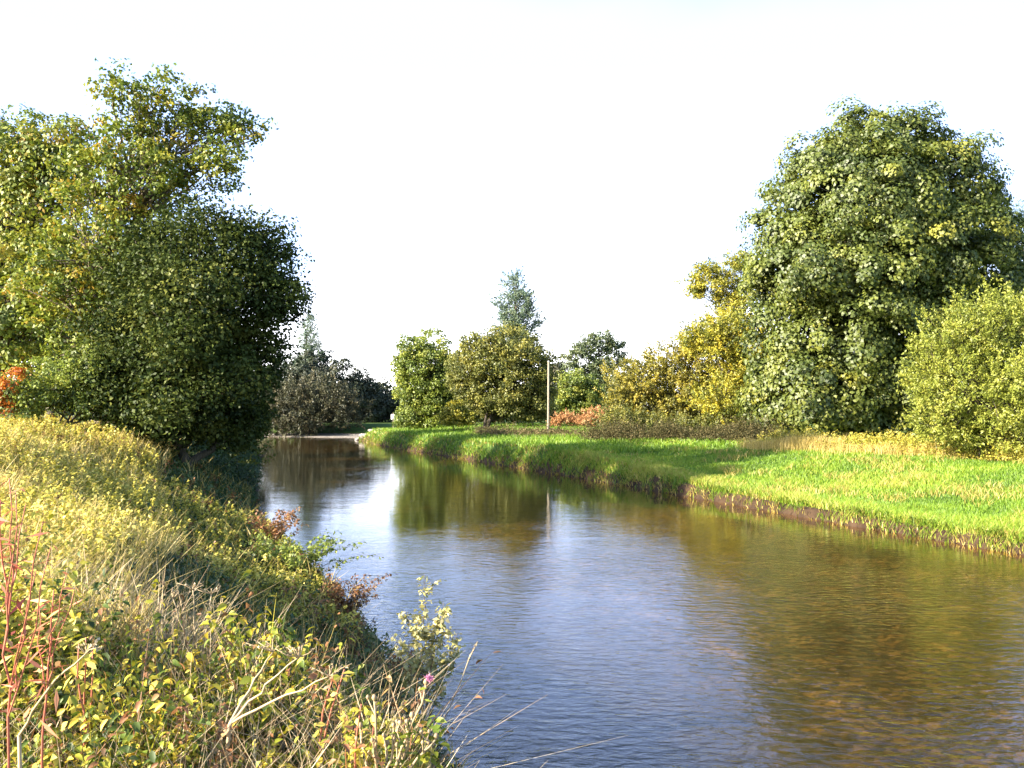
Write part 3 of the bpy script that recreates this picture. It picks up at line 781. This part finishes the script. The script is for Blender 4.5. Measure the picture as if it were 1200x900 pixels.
# foreground bramble
mb = MB()
x, y, d = scatter(3400, 1.9, 4.8, -200, 495, 1.1, 1, 1.5)
weeds(mb, x, y, .5, .046, 20, aspect=.55, tbase=.56, tvar=.3, spread=.11, big=True, hvar=1.1)
tag(mb.build('bramble_leaves', M_NEAR), 'green and yellow bramble leaves massed along the bottom of the photo', 'brambles', kind='stuff')

def band(n, pa, Da, pb, Db, w):
    t = rng.random(n); D = Da + (Db - Da) * t + w * rng.normal(size=n)
    x = ((pa + (pb - pa) * t) - 600) / F * (Da + (Db - Da) * t) + .5 * rng.normal(size=n)
    return x, D
# right bank meadow
mb = MB()
x, y, d = scatter(260000, 22, 62, 600, 1330, 1.1, 2, .5)
patch = wob(x, y, .7, 1.0)
edge = 1 - smooth(.5, 4.0, d)
add_blades(mb, pts3(x, y, -.02), (.11 + .10 * rng.random(len(x))) * (1 + .4 * patch + 1.1 * edge), .014 + .0004 * y, lean(len(x), .4),
           np.clip(.42 + .2 * patch + .3 * edge + .2 * wob(x, y, .25, 4.) + .16 * rng.normal(size=len(x)), 0, 1))
x, y, d = scatter(60000, 58, 125, 400, 900, 1.0, 2, .3)
add_blades(mb, pts3(x, y, -.02), .3 + .2 * rng.random(len(x)), .07, lean(len(x), .4), np.clip(.45 + .18 * wob(x, y, .5, 2.) + .14 * rng.normal(size=len(x)), 0, 1))
tag(mb.build('meadow_grass', M_GRASS), 'bright green grass on the meadow along the right bank', 'grass', kind='stuff')
mb = MB()
x, y, d = scatter(60000, 22, 66, 560, 1330, 1.1, 2, .6, 14)
k_ = wob(x, y, .9, 12.) > .34 - .5 * (d < 2.5)
x, y, d = x[k_], y[k_], d[k_]
add_blades(mb, pts3(x, y, -.02), .2 + .22 * rng.random(len(x)), .012 + .0004 * y, lean(len(x), .5), np.clip(.30 + .25 * rng.normal(size=len(x)), 0, 1))
x, y = band(26000, 880, 57, 1300, 41, .9)
add_blades(mb, pts3(x, y, -.02), (.35 + .35 * rng.random(len(x))) * np.clip(1 + .6 * wob(x, y, .8, 2.), .3, 2), .02, lean(len(x), .35), np.clip(.5 + .22 * rng.normal(size=len(x)), 0, 1))
tag(mb.build('rough_grass', M_STRAW), 'rough golden tufts scattered over the right meadow and at the foot of its trees', 'grass', kind='stuff')
# fringe along the right water's edge
mb = MB()
x, y, d = scatter(420000, 22, 118, 380, 1300, 1.0, 2, .05, 1.5)
keep = rng.random(len(x)) < .75 * smooth(-.4, .4, wob(x, y, .9, 5.)) + .25
x, y, d = x[keep], y[keep], d[keep]
keep = rng.random(len(x)) < .55; x, y, d = x[keep], y[keep], d[keep]
add_blades(mb, pts3(x, y, -.02), .2 + .22 * rng.random(len(x)), .016 + .0005 * y, lean(len(x), .5, (-.45, -.3)), np.clip(.42 + .2 * rng.normal(size=len(x)), 0, 1), tipdrop=.35)
tag(mb.build('edge_grass', M_STRAW), 'yellowed long grass overhanging the eroded edge of the right bank', 'grass', kind='stuff')
mb = MB()
TGY, TGX = np.gradient(TD, .3)
x, y, d = scatter(200000, 22, 118, 380, 1300, 1.0, 2, .12, .75)
keep = rng.random(len(x)) < .9 * smooth(-.5, .3, wob(x, y, 1.3, 8.)) + .08
x, y, d = x[keep], y[keep], d[keep]
o_ = -np.stack([lookup(TGX, x, y), lookup(TGY, x, y)], 1)
add_blades(mb, pts3(x, y, .02), .26 + .28 * rng.random(len(x)), .014 + .0005 * y, o_ * rng.uniform(.5, 1.3, (len(x), 1)) + lean(len(x), .25), np.clip(.62 + .3 * wob(x, y, .8, 3.) + .16 * rng.normal(size=len(x)), 0, 1), tipdrop=1.15)
tag(mb.build('hanging_grass', M_GRASS), 'yellow-green grass hanging over the cut edge of the right bank', 'grass', kind='stuff')
# rough weeds at the foot of the right trees
mb = MB()
x, y = band(2600, 900, 58, 1260, 41, 1.0)
weeds(mb, x, y, .75, .14, 16, tbase=.55, spread=.25, hvar=.7)
tag(mb.build('rough_weeds', M_WEED), 'pale rough weeds along the foot of the right-hand trees', 'weeds', kind='stuff')
mb = MB()
x, y = band(2600, 690, 72, 905, 60, 1.5)
weeds(mb, x, y, 1.1, .15, 16, tbase=.3, spread=.3, hvar=.8)
x, y = band(1500, 560, 88, 700, 78, 2.0)
weeds(mb, x, y, .7, .15, 14, tbase=.6, tvar=.25, spread=.3, hvar=1.1)
tag(mb.build('thicket_undergrowth', M_THICK), 'dull olive and purple-brown weed strip below the yellow willow thicket', 'undergrowth', kind='stuff')

# ------------------------------------------------------------------ single things
# wooden pole
D = 82; x = px_x(642.5, D); z = float(ground(np.array([x]), np.array([D]))[0])
root = empty('wooden_pole', (x, D, z), 'thin pale wooden pole standing on the far grass beside the olive tree', 'pole')
H = px_z(424, D) - z
mb = MB(); add_tube(mb, [(0, 0, -.3), (0.02, 0, H * .5), (0.03, 0, H)], [.12, .10, .085], 12); mb.build('post', WOOD, root, smooth=True)
mb = MB(); add_tube(mb, [(.03, 0, H + .003), (.03, 0, H + .06), (.03, 0, H + .12)], [.10, .10, .03], 10); mb.build('cap', METAL, root)


def P(px, py, D):
    return np.array([px_x(px, D), D, px_z(py, D)])

def gz(x, y):
    return float(ground(np.array([x]), np.array([y]))[0])

def stem_leaves(mb, pts, n_, L, W, spread, t0=.2, tint=.5, tv=.2, droop=-.2):
    """n_ leaves up the polyline pts"""
    pts = np.asarray(pts); u = rng.uniform(t0, 1, n_) * (len(pts) - 1)
    i_ = np.minimum(u.astype(int), len(pts) - 2); f = (u - i_)[:, None]
    c = pts[i_] * (1 - f) + pts[i_ + 1] * f
    a = rng.uniform(0, 2 * np.pi, n_)
    d = np.stack([np.cos(a), np.sin(a), droop + .3 * rng.normal(size=n_)], 1)
    c = c + d * spread * rng.uniform(.5, 1.2, n_)[:, None]
    add_leaves(mb, c, np.array([0, 0, 1.0]) + .6 * rng.normal(size=(n_, 3)) + d * .3, L, W, np.clip(tint + tv * rng.normal(size=n_), 0, 1), axis=d)

# sapling and two low shrubs at the left water's edge
def edge_x(D):
    k = int(np.argmin(np.abs(LEFT[:60, 1] - D)))
    return float(np.interp(D, LEFT[:60, 1], LEFT[:60, 0]))

G_SAP = leaf_mat('sapling_leaf', [(.10, .12, .03), (.28, .28, .06), (.50, .44, .14), (.6, .52, .25)], gloss=.08)
D = 12.6; x = edge_x(D) - .05; base = np.array([x, D, gz(x, D) - .03])
root = empty('sapling', base, 'pale yellow-leaved sapling standing up against the water at the left bank', 'sapling')
mb, lf = MB(), MB()
for q_, r_ in (((498, 672), .016), ((520, 705), .013), ((478, 715), .012), ((536, 740), .012), ((512, 745), .011), ((462, 742), .010), ((490, 730), .010), ((528, 768), .010)):
    tip = P(q_[0], q_[1], D + .4 * rng.normal())
    pp = curve_pts(base, tip, 9, sag=.05, wob=.03)
    add_tube(mb, pp, np.linspace(r_, .003, 9), 5)
    stem_leaves(lf, pp, 110, .085, .052, .09, .3, .58, .24)
    for _ in range(4):
        k = rng.integers(4, 8); e = pp[k] + np.array([rng.normal() * .16, rng.normal() * .16, .12 + .1 * rng.random()])
        sp = curve_pts(pp[k], e, 4); add_tube(mb, sp, np.linspace(.005, .002, 4), 4)
        stem_leaves(lf, sp, 22, .08, .048, .06, .2, .62, .2)
mb.build('stem', PALE_BARK, root, origin=base, smooth=True); lf.build('leaves', G_SAP, root, origin=base)

def low_shrub(label, px, py, D, w, h, mat, n_=26, leaf=.07, name='shrub'):
    c = P(px, py, D); base = np.array([c[0], D, gz(c[0], D) - .03])
    root = empty(name, base, label, 'shrub')
    mb, lf = MB(), MB()
    for _ in range(n_):
        tip = base + np.array([rng.normal() * w * .42, rng.normal() * w * .42, h * rng.uniform(.5, 1.05)])
        pp = curve_pts(base + rng.normal(size=3) * .04, tip, 6, sag=.08, wob=.05)
        add_tube(mb, pp, np.linspace(.009, .002, 6), 4)
        stem_leaves(lf, pp, 46, leaf, leaf * .6, leaf * 1.1, .3, .5, .25)
    mb.build('stem', BARK, root, origin=base, smooth=True); lf.build('leaves', mat, root, origin=base)
    return root
low_shrub('rust-topped dark shrub on the bank edge just behind the pale sapling', 410, 745, 17.5, .9, .95, M_RUSTY)
low_shrub('low rust-brown shrub around the foot of the pale sapling', 470, 790, 14.2, .9, .75, M_RUSTY)
low_shrub('bright green bush on the bank edge where the bank narrows above the river', 345, 690, 20.5, 1.6, 1.1, G_MID, 36, .1)
low_shrub('reddish bush at the bank edge, furthest of the small bank shrubs', 318, 655, 24.5, 1.0, 1.1, M_RUSTY, 30, .1)

# reed over the water
D = 11.6; base = np.array([px_x(505, D), D, gz(px_x(505, D), D)])
root = empty('reed_stalk', base, 'single thin pale reed arching over the water right of the sapling', 'reed')
pp = np.array([base, P(528, 825, D), P(541, 795, D), P(550, 770, D), P(560, 750, D)])
mb = MB(); add_tube(mb, pp, np.linspace(.007, .004, 5), 5); mb.build('stem', M_DEAD, root, origin=base)
lf = MB(); add_tube(lf, pp[2:] + [0, 0, .002], [.006, .009, .004], 6, tint=.8); stem_leaves(lf, pp, 40, .05, .018, .010, .72, .8, .15, droop=.3); lf.build('seed_head', M_DEAD, root, origin=base)

# dry umbrella-flower stalks
def dry_stalks(label, D, pb, tips, rad=.0075, head=.05):
    base = P(*pb, D)
    g0 = np.array([base[0], D, gz(base[0], D)])
    root = empty('dry_stalk', g0, label, 'dead plant')
    mb = MB()
    add_tube(mb, curve_pts(g0, base, 5, wob=.02), np.linspace(rad * 1.3, rad, 5), 6, tint=.6)
    for (tx, ty) in tips:
        tip = P(tx, ty, D + .15 * rng.normal())
        pp = curve_pts(base, tip, 8, sag=.03, wob=.015)
        add_tube(mb, pp, np.linspace(rad * .9, rad * .35, 8), 6, tint=.75)
        hd = MB()
        for _ in range(9):
            e = tip + np.array([rng.normal() * head, rng.normal() * head, head * (.6 + .4 * rng.random())])
            add_tube(hd, [tip, (tip + e) / 2 + rng.normal(size=3) * .004, e], [.0025, .002, .002], 4, tint=.6)
            stem_leaves(hd, [tip, e], 3, .014, .010, .006, .7, .7, .2)
        hd.build('seed_head', M_DEAD, root, origin=g0)
    mb.build('stem', M_DEAD, root, origin=g0)
    return root
dry_stalks('dead forked stalk with three dry seed heads reaching out over the shaded slope', 3.7, (272, 845), [(322, 762), (352, 768), (388, 790)])
dry_stalks('single straight pale dead stalk leaning right above the bramble leaves', 2.9, (28, 858), [(104, 764)], .006, .03)
dry_stalks('dead brown stalk bundle standing upright in the middle of the near bank', 5.2, (235, 790), [(205, 700), (228, 690), (250, 695), (262, 712), (215, 730)], .009, .05)

# thistle with one pink flower
M_PINK = leaf_mat('pink_petal', [(.45, .12, .22), (.62, .22, .38), (.7, .4, .5)], trans=.3)
D = 3.4; base0 = P(455, 930, D); base = np.array([base0[0], D, gz(base0[0], D)])
root = empty('thistle', base, 'branching spiky dead thistle with one pink flower at the bottom edge of the photo', 'thistle')
mb, lf, fl = MB(), MB(), MB()
for k, (tx, ty, o_) in enumerate([(500, 800, 12), (484, 838, 4), (512, 862, 16), (468, 846, -2), (440, 818, -12), (455, 870, 0), (424, 850, -20)]):
    tip = P(tx, ty, D + .08 * rng.normal())
    low = P(455 + o_, 905, D)
    pp = np.concatenate([curve_pts(base, low, 4, wob=.01)[:-1], curve_pts(low, tip, 7, sag=-.03, wob=.02)])
    add_tube(mb, pp, np.linspace(.008, .004, len(pp)), 6, tint=.55)
    for _ in range(4):
        i_ = rng.integers(4, len(pp) - 1); e = pp[i_] + np.array([rng.normal() * .025, rng.normal() * .03, .03 + .03 * rng.random()])
        add_tube(mb, [pp[i_], e], [.0035, .002], 5, tint=.6)
        bd = MB(); add_tube(bd, [e, e + [0, 0, .008], e + [0, 0, .016]], [.004, .008, .003], 7, tint=.5); bd.build('bud', M_DEAD, root, origin=base)
    stem_leaves(lf, pp[3:], 12, .045, .014, .02, .1, .35, .2)
    bd = MB(); add_tube(bd, [tip, tip + [0, 0, .01], tip + [0, 0, .022]], [.005, .011, .006], 8, tint=.45); bd.build('bud', M_DEAD, root, origin=base)
    if k == 0:
        fb = tip + np.array([.006, 0, .014])
        dd = rand_dirs(60) * [.6, .6, .5] + [.25, 0, .6]
        add_leaves(fl, fb + norm(dd) * .016, rand_dirs(60), .026, .006, .5 + .2 * rng.normal(size=60), axis=dd)
mb.build('stem', M_DEAD, root, origin=base)
lf.build('leaves', M_NEAR, root, origin=base); fl.build('flower', M_PINK, root, origin=base)

# red-stemmed willowherb at the left edge
def willowherb(label, D, pb, pt, sides_):
    b0 = P(*pb, D); base = np.array([b0[0], D, gz(b0[0], D)])
    root = empty('willowherb', base, label, 'wildflower', 'red willowherb at the left edge')
    mb, lf = MB(), MB()
    pp = np.concatenate([curve_pts(base, b0, 4, wob=.01)[:-1], curve_pts(b0, P(*pt, D), 9, wob=.012)])
    add_tube(mb, pp, np.linspace(.0045, .002, len(pp)), 6, tint=.4)
    for (h_, sx, sy) in sides_:
        st = pp[int(h_ * (len(pp) - 1))]; e = P(sx, sy, D + .06 * rng.normal())
        sp = curve_pts(st, e, 6, sag=-.06, wob=.02)
        add_tube(mb, sp, np.linspace(.003, .0015, 6), 5, tint=.5)
        stem_leaves(lf, sp, 10, .05, .007, .025, .2, .5, .25, droop=.5)
    stem_leaves(lf, pp, 26, .08, .014, .045, .3, .55, .25, droop=.1)
    mb.build('stem', M_RED, root, origin=base); lf.build('leaves', M_RED, root, origin=base)
willowherb('taller red-stemmed plant with branching red twigs at the left photo edge', 2.7, (16, 875), (2, 585), [(.55, 20, 575), (.5, 52, 612), (.62, 32, 590), (.45, 62, 640), (.4, 45, 668), (.7, 12, 560)])
willowherb('shorter reddish stemmed plant just right of the taller one', 3.1, (55, 860), (66, 690), [(.6, 90, 690), (.5, 48, 700), (.7, 80, 672)])

# yellow leafy shoots near the bottom edge
def leafy_shoot(label, D, pb, tips, mat, leaf=.05, n_=34):
    b0 = P(*pb, D); base = np.array([b0[0], D, gz(b0[0], D)])
    root = empty('leafy_shoot', base, label, 'plant', 'leafy shoots on the near bank')
    mb, lf = MB(), MB()
    for (tx, ty) in tips:
        pp = curve_pts(base, P(tx, ty, D + .06 * rng.normal()), 8, sag=.03, wob=.02)
        add_tube(mb, pp, np.linspace(.007, .003, 8), 5, tint=.5)
        stem_leaves(lf, pp, n_, leaf, leaf * .45, leaf * .6, .5, .75, .15)
    mb.build('stem', M_RED, root, origin=base); lf.build('leaves', mat, root, origin=base)
leafy_shoot('bright yellow leafy shoots beside the thistle', 3.5, (425, 905), [(425, 822), (408, 835), (440, 838), (418, 850)], M_WEED, .045)
leafy_shoot('yellow-tipped red stalk leaning over the shaded slope', 3.9, (362, 870), [(405, 782), (392, 790)], M_WEED, .05, 12)
leafy_shoot('golden upright shoot in the middle of the weeds left of the dead stalks', 3.8, (105, 830), [(104, 745), (96, 752), (112, 760)], M_WEED, .06, 18)

# stones on the tip of the far spit
def rock(mb, c, r, seed_):
    bmv = []
    import bmesh
    bm = bmesh.new(); bmesh.ops.create_icosphere(bm, subdivisions=3, radius=1)
    v = np.array([x_.co[:] for x_ in bm.verts]); f = np.array([[y_.index for y_ in x_.verts] for x_ in bm.faces]); bm.free()
    rr = np.random.default_rng(seed_)
    for _ in range(9):
        d = norm(rr.normal(size=3)); h_ = rr.uniform(.55, .85); t_ = v @ d; v = v - np.outer(np.maximum(t_ - h_, 0), d) * .9
    v = v * r * np.array([1.2, 1, .6]) * rr.uniform(.85, 1.15, 3)
    mb.add(v + c, t=f)
for k, (px, D, r_, lab) in enumerate([(427, 116.5, .75, 'largest pale boulder on the point of the far spit'), (436, 114, .5, 'smaller boulder on the spit just right of the largest one'), (420, 118, .4, 'low stone nearest the water at the very tip of the spit'),
                                      (446, 111.5, .4, 'half-buried stone in the bank behind the spit boulders')]):
    x = px_x(px, D); mb = MB(); rock(mb, np.zeros(3), r_, k)
    o = mb.build('boulder', ROCK, None, origin=(0, 0, 0)); o.location = (x, D, max(gz(x, D), 0) + r_ * .2)
    tag(o, lab, 'stone', 'boulders on the spit')

# small white board below the dark trees
D = 121; x = px_x(461, D); z0 = gz(x, D)
root = empty('white_board', (x, D, z0), 'tiny white board on a post below the far dark trees', 'sign')
mb = MB(); add_tube(mb, [(0, 0, -.2), (0, 0, 1.0), (0, 0, px_z(484, D) - z0)], [.06, .06, .06], 8); mb.build('post', WOOD, root)
mb = MB(); h1, h0 = px_z(485.5, D) - z0, px_z(491.5, D) - z0
vv = [(a, b, c) for a in (-.3, .3) for b in (-.1, -.064) for c in (h0, h1)]
mb.add(vv, q=[[0, 1, 3, 2], [4, 6, 7, 5], [0, 4, 5, 1], [2, 3, 7, 6], [0, 2, 6, 4], [1, 5, 7, 3]]); mb.build('board', WHITE, root)
# ------------------------------------------------------------------ end
